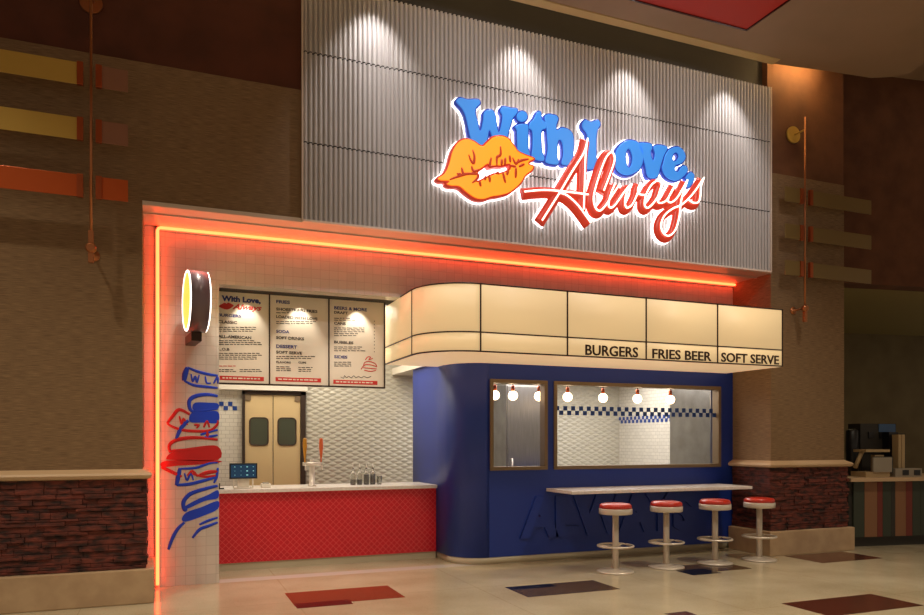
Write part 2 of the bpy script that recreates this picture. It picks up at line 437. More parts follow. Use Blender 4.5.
# ------------------------------------------------------------------ ceiling
b = NB()
edge = [(-9, 7.2), (PX(772.8, 7.2), 7.2)]
for px, py in ((830, 71.5), (871, 78), (892, 77), (909, 74), (924, 63)):
    t = (ZCEIL-EYE)*F/(HY-py); xc = (px-CX)/F; edge.append((t*(xc*CS+SN), t*(CS-xc*SN)))
edge += [(9.3, 6.0), (11, 5.2), (18, 4.5), (18, -6), (-9, -6)]
lo = [b.verts.new((x, y, ZCEIL)) for x, y in edge]; hi = [b.verts.new((x, y, ZCEIL+.16)) for x, y in edge]
b.faces.new(lo); b.faces.new(hi[::-1])
for i in range(len(edge)): b.faces.new((lo[i], lo[(i+1) % len(edge)], hi[(i+1) % len(edge)], hi[i]))
struct('ceiling', b, M['ceil'])
b = NB(); box(b, -9, 18, 5.0, 13.2, ZTOP, ZTOP+.1); struct('ceiling_cove', b, M['ceil'])
b = NB(); box(b, -9, PX(772.8, 7.2), 7.08, 7.205, ZCEIL-.012, ZCEIL); struct('trim_13', b, M['edgeglow'])  # paler strip, the cove's tan glow painted along the ceiling edge
# cove light tube, behind the ceiling lip
cv = thing('cove_light', 'warm concealed light strip along the ceiling edge above the sign panel', 'light', (2, 7.31, ZCEIL+.15))
b = NB(); tube(b, [(-1.0, 7.31, ZCEIL+.17), (7.3, 7.31, ZCEIL+.17)], .012, 8)
obj('lamp_tube', b, M['coveweak'] if 'coveweak' in M else mat('cove_lamp_weak', (255, 220, 140), .4, emit=(1, .68, .3), es=10), cv)
b = NB(); tube(b, [(7.45, 7.31, ZCEIL+.19), (8.15, 7.31, ZCEIL+.19)], .02, 8)
M['coveglow'] = mat('cove_lamp', (255, 220, 140), .4, emit=(1, .68, .26), es=75)
obj('lamp_tube', b, M['coveglow'], cv)
# red ceiling panel
rx1, ry1 = None, None
t = (ZCEIL-EYE)*F/(HY-28.3); xc = (746.6-CX)/F; rx1, ry1 = t*(xc*CS+SN), t*(CS-xc*SN)
rp = thing('ceiling_light', 'red square luminous panel set in the ceiling', 'ceiling light', ((rx1-1.6), ry1-1.6, ZCEIL))
b = NB(); box(b, rx1-3.2, rx1, ry1-3.2, ry1, ZCEIL-.008, ZCEIL); obj('diffuser', b, M['redpanel'], rp)
b = NB(); w = .02
for d in ((rx1-3.2-w, rx1+w, ry1, ry1+w), (rx1-3.2-w, rx1+w, ry1-3.2-w, ry1-3.2), (rx1, rx1+w, ry1-3.2, ry1), (rx1-3.2-w, rx1-3.2, ry1-3.2, ry1)):
    box(b, *d, ZCEIL-.02, ZCEIL)
obj('frame', b, M['inlay_red'], rp)

# ------------------------------------------------------------------ the big sign
YF = 7.35
def tr(pts, ox, oy, s, y=YF): return [PT(ox+p[0]/s, oy+p[1]/s, y) for p in pts]
def z1(p): return tr(p, 430, 85, 7.108)
def zl(p): return tr(p, 430, 130, 7.108)
def z4(p): return tr(p, 570, 100, 6.15)
def zp(p): return tr(p, 0, 0, 1)
def circ(cx, cy, r, n=14): return [(cx+r*math.cos(2*math.pi*i/n), cy+r*math.sin(2*math.pi*i/n)) for i in range(n)]
W = z1([(185,115),(215,85),(270,98),(345,98),(360,130),(330,165),(328,205),(342,260),(358,320),(375,250),(380,200),(400,175),(440,172),(465,200),(475,260),(490,330),(507,270),(512,215),(498,180),(520,148),(580,160),(620,165),(625,195),(592,240),(572,300),(548,390),(520,440),(470,430),(445,380),(425,325),(412,385),(385,440),(330,440),(300,400),(285,370),(268,290),(250,215),(225,165)])
I1 = z1(circ(656, 222, 41)); I2 = z1([(602,292),(640,272),(690,275),(704,300),(700,380),(702,450),(716,500),(700,525),(640,515),(622,480),(618,380),(615,320)])
T = z1([(738,232),(762,188),(790,190),(800,240),(830,268),(828,308),(797,326),(795,400),(800,470),(816,510),(808,540),(745,530),(722,505),(728,430),(726,330),(704,308),(708,268)])
Hh = zp([(544.6,118),(547,113.8),(556,114.8),(558.8,118.5),(557,125),(557.5,129.5),(562,127),(569,129),(573.3,134),(574.4,144),(573.5,155),(575,161),(573,165.6),(563,164.8),(561.6,161),(563,155),(562.8,146),(561,140.5),(558.6,141.5),(557.6,150),(558,158),(559.5,162),(557,164.8),(547,163),(545.6,159),(547.6,150),(547,135),(546,125)])
L = z4([(75,145),(95,118),(130,130),(175,120),(190,150),(172,185),(165,240),(165,320),(170,360),(215,350),(235,380),(230,425),(150,427),(95,422),(98,360),(105,300),(108,240),(100,200),(80,175)])
O = [z4([(273,345),(298,285),(345,247),(400,247),(440,280),(455,340),(442,410),(400,450),(350,464),(300,442),(274,398)]), z4([(346,340),(356,306),(370,308),(382,350),(376,398),(362,412),(350,385)])]
V = z4([(425,262),(470,260),(505,270),(508,300),(500,322),(512,368),(522,330),(516,305),(515,285),(540,273),(590,280),(603,300),(582,340),(562,400),(542,470),(502,484),(475,462),(462,400),(445,340),(430,300)])
E = [z4([(573,385),(588,330),(620,295),(665,284),(700,308),(714,350),(692,388),(655,402),(648,425),(664,438),(690,404),(716,404),(727,432),(705,468),(660,497),(610,487),(577,452),(566,415)]), z4([(635,368),(638,336),(656,324),(668,345),(652,372)])]
C = z4([(718,462),(745,440),(767,460),(762,500),(737,537),(713,532),(725,500),(712,482)])
sign = thing('storefront_sign', 'backlit blue, orange and red With Love, Always sign on fluted panel', 'sign', (*[PT(570, 240, YG)[0]], YG, PT(570, 240, YG)[1]))
def SP(pl, k=5): return [spline(p, True, k) for p in pl]
def layer(name, polys, off, y0, y1, m, root, part=None, bev=.006):
    polys = [[(a, c) for a, c in p] for p in polys]
    me = curve_fill(polys, (y1-y0)/2-bev, bev, off-bev*0); on_wall(me, (y0+y1)/2)
    if part is None: return obj(name, me, m, root)
    o = obj(name, me, m); o.data.transform(Matrix.Translation(-Vector(root.location))); o.parent = part; return o
def letter(polys, m, md, name='letter', yf=YF):
    polys = SP(polys)
    f = layer(name, polys, -.012, yf, yf+.03, m, sign)
    layer('letter_return', polys, .004, yf+.012, yf+.07, md, sign, f)
    layer('halo_light', polys, .02, yf+.06, yf+.085, M['halo'], sign, f, .003)
    return f
for p in ([W], [I1], [I2], [T], [Hh], [L], O, [V], E, [C]): letter(p, M['sblue'], M['sblued'])
LIPS = [zl([(45,350),(95,312),(125,250),(150,160),(190,95),(245,70),(300,85),(360,120),(400,90),(440,57),(500,50),(550,70),(590,120),(620,160),(680,188),(732,210),(700,232),(692,250),(726,265),(715,295),(670,332),(630,392),(560,450),(490,472),(430,482),(370,500),(310,490),(250,450),(200,410),(140,405),(107,390),(125,372),(70,368)]),
        zl([(330,300),(362,278),(402,250),(418,268),(460,262),(500,262),(556,250),(560,284),(505,312),(445,320),(395,344),(325,374),(330,335)])]
lp = SP(LIPS)
f = layer('lips', lp, -.012, YF-.04, YF-.015, M['sorange'], sign)
layer('lips_return', lp, .006, YF-.03, YF+.06, M['sred'], sign, f)
layer('halo_light', lp[:1], .02, YF+.055, YF+.085, M['halo'], sign, f, .003)
b = NB()
for s in ([(292,150),(305,195),(300,245),(280,225),(265,185)],[(285,265),(300,300),(345,290)],[(215,275),(225,315),(240,320)],[(180,320),(210,325),(190,345)],[(490,125),(490,185),(465,205),(465,262)],[(425,205),(415,265),(440,265)],[(500,215),(497,262)],[(525,205),(520,260)],[(555,190),(560,240)],[(575,205),(600,250),(620,215)],[(590,250),(640,225),(690,215)],[(600,275),(597,350)],[(620,270),(660,250)],[(505,305),(525,385)],[(545,295),(535,330)],[(410,325),(415,380)],[(460,310),(485,320)],[(340,365),(350,410)],[(290,385),(325,355),(330,325),(285,310)],[(130,362),(200,335),(260,320),(330,325)],[(385,335),(380,365)],[(560,262),(600,270)]):
    p3 = spline([(x, YF-.041, z) for x, z in zl(s)], False, 4); n = len(p3)
    tube(b, p3, [.016*(.35+.65*math.sin(math.pi*(i+.5)/n)) for i in range(n)], 6, flat=.3)
child('lip_crease', b, M['sredd'], sign, f)
# Always, red script with neon tubes
def z3(p): return [(510+x/5.592, 130+y/5.592) for x, y in p]
def z5(p): return [(600+x/6.836, 160+y/6.836) for x, y in p]
A1 = z3([(168,512),(220,430),(270,350),(335,240),(400,135),(422,55)]); A2 = z3([(422,55),(410,150),(405,300),(400,450)])
A3 = z3([(70,352),(180,343),(300,352),(425,368)]); A4 = z3([(265,358),(310,375),(370,430),(440,525)])
LL = z3([(512,345),(550,245),(572,170),(555,132),(520,170),(480,280),(455,380),(465,440),(490,458),(520,430),(560,370),(602,308)])
WW = z5([(88,168),(60,235),(42,310),(60,335),(95,305),(140,240),(185,185),(160,250),(155,310),(170,335),(205,310),(240,235),(262,165),(243,205),(250,240),(290,248)])
AA = z5([(405,165),(375,150),(330,185),(295,255),(288,315),(310,335),(350,300),(390,235),(410,165),(385,240),(378,290),(400,302),(435,285),(470,230),(500,175)])
YY = z5([(500,175),(465,235),(447,285),(470,298),(510,265),(550,200),(580,145),(550,235),(535,300),(525,390),(500,480),(455,525),(415,505),(400,450),(425,385),(480,340),(545,310),(620,235),(693,128)])
SS = z5([(693,128),(672,190),(668,250),(655,295),(620,300),(590,280)])
groups = {'A': [A1, A2, A3, A4], 'l': [LL], 'w': [WW], 'a': [AA], 'y': [YY], 's': [SS]}
for k, strokes in groups.items():
    yb = YF-.012; rb = .066 if k == 'A' else (.062 if k == 'l' else .054)
    b = NB(); h = NB(); tb = NB()
    for st in strokes:
        off = (-2.0, 2.0) if k != 'A' else (-1.6, 1.8)
        p = spline([(x, yb, z) for x, z in zp([(q[0]+off[0], q[1]+off[1]) for q in st])], False, 5)
        tube(b, p, rb, 12, flat=.55); 
        tube(h, [(x, YF+.035, z) for x, y, z in p], rb+.012, 8, flat=.35)
        q3 = spline([(x, yb-.038, z) for x, z in zp(st)], False, 5)
        tube(tb, q3, .0095, 8)
    f = obj('letter', b, M['sred'], sign)
    f['label'] = 'red script letter'
    child('neon_tube', tb, M['tubew'], sign, f); child('halo_light', h, M['halo'], sign, f)
for px, py in ((480, 120), (520, 140), (560, 140), (600, 150), (640, 170), (670, 170), (480, 180), (560, 190), (640, 200), (690, 200)):
    b = NB(); x, z = PT(px, py, YF); box(b, x-.012, x+.012, YF+.07, YG+.01, z-.012, z+.012); obj('standoff', b, M['steel'], sign)

# ------------------------------------------------------------------ marquee light box
YM = 7.2; XM0, XM1 = 2.53, PX(782.5, YM); RM = .57; YMB = 8.85
def mpath(ins=0.0, n=16):
    """plan outline of the marquee front: back-left -> curve -> right end"""
    p = [(XM0+ins, YMB), (XM0+ins, YM+RM)]
    for i in range(1, n): 
        a = math.pi+math.pi/2*i/n; p.append((XM0+RM+(RM-ins)*math.cos(a), YM+RM+(RM-ins)*math.sin(a)))
    return p+[(XM0+RM, YM+ins), (XM1, YM+ins)]
mq = thing('marquee', 'curved cream light box canopy lettered BURGERS, FRIES BEER, SOFT SERVE', 'canopy', (4.8, YT, ZM0))
cuts = [PX(p, YM) for p in (480.5, 567.3, 646, 717.4)]
def path_len(pts):
    s = [0]
    for a, c in zip(pts, pts[1:]): s.append(s[-1]+math.dist(a, c))
    return s
P0 = mpath(0)
def strip(bm, pts, z0, z1, th=.012):
    """vertical curved slab following pts (outer) with thickness inward"""
    n = len(pts); inn = []
    for i, p in enumerate(pts):
        a = Vector(pts[max(i-1, 0)]); c = Vector(pts[min(i+1, n-1)]); d = (c-a).normalized(); inn.append((p[0]-d.y*th, p[1]+d.x*th))
    V_ = [[bm.verts.new((*p, z)) for p in q] for q, z in ((pts, z0), (pts, z1), (inn, z0), (inn, z1))]
    for i in range(n-1):
        for A, B in ((0, 1), (3, 2), (1, 3), (2, 0)):
            f = bm.faces.new((V_[A][i], V_[A][i+1], V_[B][i+1], V_[B][i])); f.smooth = A in (0, 3)
    bm.faces.new((V_[0][0], V_[1][0], V_[3][0], V_[2][0])); bm.faces.new((V_[0][-1], V_[1][-1], V_[3][-1], V_[2][-1]))
segs = [P0[:2], P0[1:-1]]+[[(a, YM), (c, YM)] for a, c in zip(cuts, cuts[1:]+[XM1])]
g_ = .007
for s in segs:
    for za, zb in ((ZM0+.012, ZMM-g_), (ZMM+g_, ZM1-.012)):
        bm = NB(); strip(bm, s, za, zb); obj('light_panel', bm, M['lightbox'], mq)
bm = NB()
OUT = mpath(-.006)
for z in (ZM0, ZMM-g_, ZM1-.014): strip(bm, OUT, z, z+.014, .02)
obj('rail', bm, M['darkframe'], mq)
for x, y in [(XM0, YM+RM)]+[(c, YM) for c in cuts]+[(XM1-.006, YM)]:
    bm = NB()
    if y == YM: box(bm, x-.008, x+.008, y-.008, y+.015, ZM0, ZM1)
    else: box(bm, x-.008, x+.01, y-.005, y+.005, ZM0, ZM1)
    obj('mullion', bm, M['darkframe'], mq)
# right end, top and soffit
bm = NB(); box(bm, XM1-.012, XM1, YM+.015, YT-.0, ZM0+.014, ZM1-.014); obj('end_panel', bm, M['lightbox'], mq)
def plate(bm, z, th, ins):
    pts = mpath(ins); pts = pts+[(XM1-ins, YT-.001), (XM0+1.2, YT-.001), (XM0+1.2, YMB)][0:0]+[(XM1-ins, YT-.002), (3.75, YT-.002), (3.22, 8.62), (3.22, YMB)]
    lo = [bm.verts.new((x, y, z)) for x, y in pts]; hi = [bm.verts.new((x, y, z+th)) for x, y in pts]
    bm.faces.new(lo); bm.faces.new(hi[::-1])
    for i in range(len(pts)): bm.faces.new((lo[i], lo[(i+1) % len(pts)], hi[(i+1) % len(pts)], hi[i]))
bm = NB(); plate(bm, ZM0, .012, .014); obj('soffit', bm, M['soffit'], mq)
bm = NB(); plate(bm, ZM1-.012, .012, .014); obj('top_cover', bm, M['darkframe'], mq)
for s, px0, px1, py, h in (('BURGERS', 585.3, 638, 357.8, 10.6), ('FRIES BEER', 652.3, 711.3, 362.4, 9.8), ('SOFT SERVE', 721.2, 778.8, 366.3, 9.4)):
    x0, z0 = PT(px0, py, YM-.004); x1 = PX(px1, YM-.004); t = YM/(CS-(px0-CX)/F*SN)
    me = text_mesh(s, x0, ZM0+.022, h*t/F, YM-.005, x1-x0, .004, .016); obj('lettering', me, M['darkframe'], mq)

# ------------------------------------------------------------------ blue kiosk wall with windows
WL = [(*PT(489.7, 470.7, YT), *PT(547.2, 382.4, YT)), (*PT(553.5, 469.8, YT), *PT(720.3, 385.2, YT))]
WIN = [(PX(489.7, YT), PX(547.2, YT), 1.14, 2.255), (PX(553.5, YT), PX(720.3, YT), 1.14, 2.255)]
XK0, RK, XK1 = 3.235, .42, 7.97
b = NB(); holes_wall(b, XK0+RK, XK1, .085, ZM1-.02, YT, YT+.14, WIN)
pts = [(XK0, YB-.9), (XK0, YT+RK)]
for i in range(1, 14):
    a = math.pi+math.pi/2*i/13; pts.append((XK0+RK+RK*math.cos(a), YT+RK+RK*math.sin(a)))
strip(b, pts, .085, ZM1-.02, .14)
ko = struct('wall_blue', b, M['blue'])
b = NB()
strip(b, [(x+.012 if i < 2 else x+.004, y+.004) for i, (x, y) in enumerate(pts)]+[(XK1, YT+.004)], 0, .085, .12)
struct('baseboard_front', b, M['curb'])
# embossed ALWAYS
al = NB(); letters = 'ALWAYS'
x0 = PX(519.5, YT); zz0, zz1 = PZ(530, 538.5, YT), PZ(530, 496, YT)
add_mesh(al, text_mesh('ALWAYS', x0, zz0, zz1-zz0, YT-.0125, 2.62, .012, .055))
em = obj('raised_lettering', al, M['blue']); tag(em, 'large blue ALWAYS lettering embossed low on the blue wall', 'lettering')
# windows: frames, glass
for i, (xa_, xb_, za, zb) in enumerate(WIN):
    fr = NB(); w = .045
    for d in ((xa_, xb_, za, za+w), (xa_, xb_, zb-w, zb), (xa_, xa_+w, za+w, zb-w), (xb_-w, xb_, za+w, zb-w)):
        box(fr, d[0], d[1], YT-.02, YT+.11, d[2], d[3], bev=.004)
    o = struct('window_%d' % (i+1), fr, M['bronze'])
    gl = NB(); box(gl, xa_+w-.004, xb_-w+.004, YT+.04, YT+.048, za+w-.004, zb-w+.004); obj('pane', gl, M['glass'], o)
    if i == 1:
        ck = NB(); n = 44; wdt = (xb_-xa_-2*w)/n
        zc = PZ(620, 411.5, YT+.035)
        for k in range(n):
            r = k % 2; z0 = zc-(0 if r else .001)-(wdt if r else 0)+.0
            a_ = xa_+w+k*wdt
            box(ck, a_, a_+wdt, YT+.034, YT+.039, zc-wdt if r else zc, zc if r else zc+wdt)
        obj('checker_decal', ck, M['chkblue'], o)

# ledge
lg = thing('bar_ledge', 'long white bar ledge under the kiosk windows', 'ledge', (5.8, YT, .9))
b = NB(); box(b, PX(546, YT), 7.14, 7.56, YT-.001, .87, .91, bev=.006); obj('ledge_top', b, M['quartz'], lg)

# interior of the kiosk
b = NB(); box(b, 7.26, 7.4, YT+.16, YB, 0, 2.6); struct('wall_kiosk_side', b, M['subway'])
b = NB(); box(b, 7.24, 7.26, 9.3, YB, 1.8, 1.82, 0)
b.free()
ck = NB(); s = .055; y = 8.6; k = 0
while y < YB-.05:
    for r in range(2):
        if (k+r) % 2 == 0: box(ck, 7.252, 7.261, y, y+s, 1.80+r*s, 1.80+(r+1)*s)
    y += s; k += 1
struct('trim_9', ck, M['chkblue'])
sp = NB(); box(sp, 7.19, 7.258, 8.42, 9.34, .4, 2.35, bev=.01)
o = tag(obj('steel_panel', sp, M['steel']), 'stainless panel on the right wall inside the kiosk', 'panel')
fr = thing('refrigerator', 'stainless refrigerator seen through the narrow left kiosk window', 'refrigerator', (4.9, 9.65, 0))
b = NB(); box(b, 4.6, 5.22, 9.72, 10.5, .0, 2.32, bev=.01); obj('body', b, M['steel'], fr)
b = NB(); box(b, 4.61, 5.21, 9.68, 9.715, .1, 2.3, bev=.008); dr = obj('door', b, M['steel'], fr)
b = NB(); tube(b, [(4.66, 9.64, 1.0), (4.66, 9.64, 1.25)], .012); box(b, 4.652, 4.668, 9.64, 9.68, 1.0, 1.02); box(b, 4.652, 4.668, 9.64, 9.68, 1.23, 1.25); child('handle', b, M['chrome'], fr, dr)
b = NB(); box(b, 3.2, 7.4, YT+.15, YB, 2.5, 2.6); struct('ceiling_kiosk', b, M['white'])
bl = [494.8, 512.9, 539, 567.6, 603, 637.4, 670.3, 713.6]
names = ['leftmost globe bulb in the narrow kiosk window, half behind its frame', 'middle globe bulb in the narrow kiosk window', 'right globe bulb in the narrow kiosk window',
         'first globe bulb from the left in the wide kiosk window', 'second globe bulb from the left in the wide kiosk window', 'third globe bulb from the left in the wide kiosk window', 'fourth globe bulb in the wide window, before the steel panel', 'rightmost globe bulb in the wide kiosk window, before steel panel']
src = None
for px, nm in zip(bl, names):
    x = PX(px, 8.6); zb = 2.085
    if src is None:
        t0 = thing('pendant_bulb', nm, 'light bulb', (x, 8.6, 2.5), 'globe bulbs in the kiosk windows')
        b = NB(); sphere(b, (x, 8.6, zb), .062); obj('bulb', b, M['bulb'], t0)
        b = NB(); lathe(b, [(.016, zb+.055), (.024, zb+.06), (.024, zb+.12), (.012, zb+.135)], (x, 8.6, 0), 16); obj('socket', b, M['copper'], t0)
        b = NB(); tube(b, [(x, 8.6, zb+.13), (x, 8.6, 2.5)], .005, 6); obj('cord', b, M['black'], t0)
        src = t0
    else:
        r_ = src.copy(); COL.objects.link(r_); r_.location = (x, 8.6, 2.5); r_['label'] = nm
        for ch in src.children:
            c_ = ch.copy(); COL.objects.link(c_); c_.parent = r_

# ------------------------------------------------------------------ kitchen
YMn = 8.6
XD0, XD1 = PX(242, YB), PX(305, YB)
b = NB(); box(b, -.6, XD1+.02, YB+.02, YB+.3, 0, 3.35); struct('wall_kitchen_left', b, M['subway'])
b = NB(); box(b, XD1+.02, 7.4, YB, YB+.3, 0, 3.35); struct('wall_kitchen_back', b, M['wave'])
b = NB(); box(b, -.6, XJ-.01, YT+.2, YB, 0, 3.35)
b.free()
b = NB(); box(b, XJ-.12, XJ-.01, YT+.2, YB, 0, 3.35); struct('wall_kitchen_side', b, M['subway'])
b = NB(); box(b, XJ-.12, XK0, YT+.2, YB+.05, 3.35, 3.42); struct('ceiling_kitchen', b, M['white'])
ck = NB(); s = .06; k = 0; x = XJ-.01
while x < XD0-.07:
    for r in range(2):
        if (k+r) % 2 == 0: box(ck, x, x+s, YB+.012, YB+.021, 1.93+r*s, 1.93+(r+1)*s)
    x += s; k += 1
struct('trim_10', ck, M['chkblue'])
b = NB(); box(b, XJ, XD1+.02, YB-.1, YB+.02, PZ(300, 392, YB)+.005, PZ(300, 392, YB)+.16, bev=.005); struct('trim_11', b, M['white'])
ZD = PZ(300, 392, YB)
b = NB()
for d in ((XD0, XD0+.035, 0, ZD), (XD1-.07, XD1, 0, ZD), (XD0, XD1, ZD-.05, ZD)): box(b, d[0], d[1], YB-.06, YB+.02, d[2], d[3])
dstruct = struct('door_1', b, M['doorframe'])
xm = (XD0+.035+XD1-.07)/2
for a, c in ((XD0+.038, xm-.006), (xm+.006, XD1-.073)):
    bm = NB(); box(bm, a, c, YB-.035, YB+.01, .02, ZD-.055, bev=.004); lf = obj('door_leaf', bm, M['door'], dstruct)
    cx = (a+c)/2; hw = .125 if False else (c-a)*.31; zc = PZ(260, 431.5, YB)
    def rr(hw, hh, r): 
        o = []
        for sx, sz, a0 in ((1, 1, 0), (-1, 1, 90), (-1, -1, 180), (1, -1, 270)):
            for q in range(5):
                t_ = R(a0+q*22.5); o.append((cx+sx*(hw-r)+r*math.cos(t_), zc+sz*(hh-r)+r*math.sin(t_)))
        return o
    me = curve_fill([rr(hw, .185, .05)], .004, .002); on_wall(me, YB-.037); p_ = obj('door_window', me, M['doorglass']); p_.parent = lf
    me = curve_fill([rr(hw+.015, .2, .06), rr(hw, .185, .05)], .006, .002); on_wall(me, YB-.038); p_ = obj('window_gasket', me, M['doorframe']); p_.parent = lf
    bm = NB(); xx = a+.04 if a < xm-.3 else c-.04
    box(bm, xx-.04, xx+.04, YB-.05, YB-.035, ZD-.14, ZD-.06); p_ = obj('hinge', bm, M['bronze']); p_.parent = lf

b = NB(); box(b, XJ-.01, XK0, YT+.2, YMn+.12, 3.16, 3.2); box(b, XJ-.01, XM0+.05, YMn+.08, YMn+.12, 3.2, 3.35); struct('trim_12', b, M['cove'])
# order counter
ct = thing('order_counter', 'red diamond tiled order counter base with a pale kick', 'counter', (1.9, YC, 0))
b = NB(); box(b, XJ-.006, XK0-.004, YC, 9.55, .085, .895); obj('tiled_front', b, M['redtile'], ct)
b = NB(); box(b, XJ-.006, XK0-.004, YC+.012, 9.5, 0, .085); obj('kick', b, M['curb'], ct)
b = NB(); box(b, XJ-.006, XK0-.003, YC-.05, 9.62, .897, .94, bev=.005)
tag(obj('countertop', b, M['quartz']), 'long white quartz worktop on the red tiled counter', 'countertop')
ZT = .941
# tap tower
tx, ty = PX(312, 9.2), 9.2
tp = thing('beer_tap_tower', 'chrome beer tap tower with yellow and orange handles', 'beer tap', (tx, ty, ZT))
b = NB(); lathe(b, [(.055, ZT), (.055, ZT+.012), (.035, ZT+.02), (.033, ZT+.25), (.03, ZT+.275), (.026, ZT+.33)], (tx, ty, 0)); obj('column', b, M['chrome'], tp)
b = NB(); tube(b, [(tx-.12, ty-.03, ZT+.275), (tx+.12, ty-.03, ZT+.275)], .022, 12); obj('cross_bar', b, M['chrome'], tp)
for dx, mm in ((-.095, 'tapy'), (.105, 'tapo')):
    b = NB(); zz = ZT+.295; lathe(b, [(.008, zz), (.01, zz+.05), (.014, zz+.07), (.026, zz+.2), (.022, zz+.29), (.012, zz+.3)], (tx+dx, ty-.04, 0), 16, sy=.6); hd = obj('tap_handle', b, M[mm], tp)
    hd['label'] = 'yellow tap handle' if mm == 'tapy' else 'orange tap handle'
    b = NB(); tube(b, [(tx+dx, ty-.04, ZT+.28), (tx+dx, ty-.085, ZT+.265), (tx+dx, ty-.095, ZT+.2)], .009, 8); obj('spout', b, M['chrome'], tp)
# bottles
def bottle(px, liquid, lab, half):
    x = PX(px, 9.25); y = 9.25
    t_ = thing('bottle', lab, 'bottle', (x, y, ZT), 'small bottles on the order counter')
    b = NB(); lathe(b, [(.032, ZT), (.034, ZT+.01), (.034, ZT+.13), (.026, ZT+.16), (.012, ZT+.185), (.011, ZT+.215)], (x, y, 0), 20); g = obj('glass_body', b, M['steel'] if False else M['bglass'], t_)
    b = NB(); lathe(b, [(.029, ZT+.004), (.03, ZT+.01), (.03, ZT+half)], (x, y, 0), 20); obj('contents', b, liquid, t_)
    b = NB(); lathe(b, [(.013, ZT+.215), (.013, ZT+.235), (.004, ZT+.24), (.003, ZT+.27)], (x, y, 0), 12); obj('pourer', b, M['chrome'], t_)
M['bglass'] = mat('bottle_glass', (230, 230, 220), .05, trans=.9)
bottle(353, M['jug2'], 'leftmost small clear bottle by the beer tap, dark at its bottom', .07)
bottle(359.6, M['jug2'], 'second clear bottle from the left, between clear and dark bottles', .07)
bottle(366.3, M['jug2'], 'left one of the two dark bottles on the counter', .13)
bottle(372.8, M['jug2'], 'right dark bottle standing next to the short glass', .13)
x = PX(379.3, 9.25); gt = thing('drinking_glass', 'short clear glass right of the row of bottles', 'glass', (x, 9.25, ZT))
b = NB(); lathe(b, [(.03, ZT), (.036, ZT+.115), (.033, ZT+.115), (.028, ZT+.01)], (x, 9.25, 0), 20); obj('tumbler', b, M['bglass'], gt)
b = NB(); torus(b, (x, 9.25, ZT+.115), .0345, .0035, 24, 6); obj('rim', b, M['chrome'], gt)
# tablet till
x0, z0 = PT(229.3, 479, 9.05); x1, z1_ = PT(257.2, 463, 9.05)
tb = thing('tablet_till', 'tablet till with a lit blue screen on the order counter', 'tablet', ((x0+x1)/2, 9.05, ZT))
b = NB(); box(b, x0, x1, 9.03, 9.06, z0, z1_, bev=.006); cs = obj('case', b, M['black'], tb)
b = NB(); box(b, x0+.016, x1-.016, 9.026, 9.031, z0+.016, z1_-.016); obj('screen', b, M['screen'], tb)
b = NB(); rn = random.Random(4)
M['icon'] = mat('screen_icon', (120, 200, 200), .4, emit=(.2, .4, .5), es=.5)
for i in range(4):
    for j in range(3):
        xx = x0+.06+i*.07; zz = z0+.045+j*.048; q_ = rn.uniform(.003, .011); box(b, xx-q_, xx+q_, 9.024, 9.0275, zz-q_*.7, zz+q_*.7)
obj('screen_icons', b, M['icon'], tb)
b = NB(); box(b, x0+.09, x1-.09, 9.06, 9.08, ZT, z0+.06, bev=.003); box(b, x0+.05, x1-.05, 9.0, 9.16, ZT, ZT+.014, bev=.003)
for q in (x0+.05, x1-.05): box(b, q-.008, q+.008, 9.045, 9.06, ZT+.014, z0+.01)
obj('stand', b, M['white'], tb)
x0 = PX(261, 9.1); x1 = PX(270.5, 9.1); b = NB(); box(b, x0, x1, 9.05, 9.16, ZT, ZT+.05, bev=.008)
wb = thing('card_reader', 'small white box on the counter right of the tablet', 'card reader', (x0, 9.1, ZT)); obj('body', b, M['white'], wb)
b = NB(); box(b, x0+.02, x1-.02, 9.07, 9.13, ZT+.05, ZT+.065, bev=.004); obj('key_pad', b, M['grey'], wb)
x0 = PX(219, 9.0)+.0; b = NB(); box(b, x0-.02, x0+.055, 8.98, 9.03, ZT, ZT+.015); box(b, x0+.0, x0+.012, 8.99, 9.0, ZT+.015, ZT+.07)
tag(obj('pen_stand', b, M['black']), 'small black stand at the counter end by the tiled wall', 'stand')

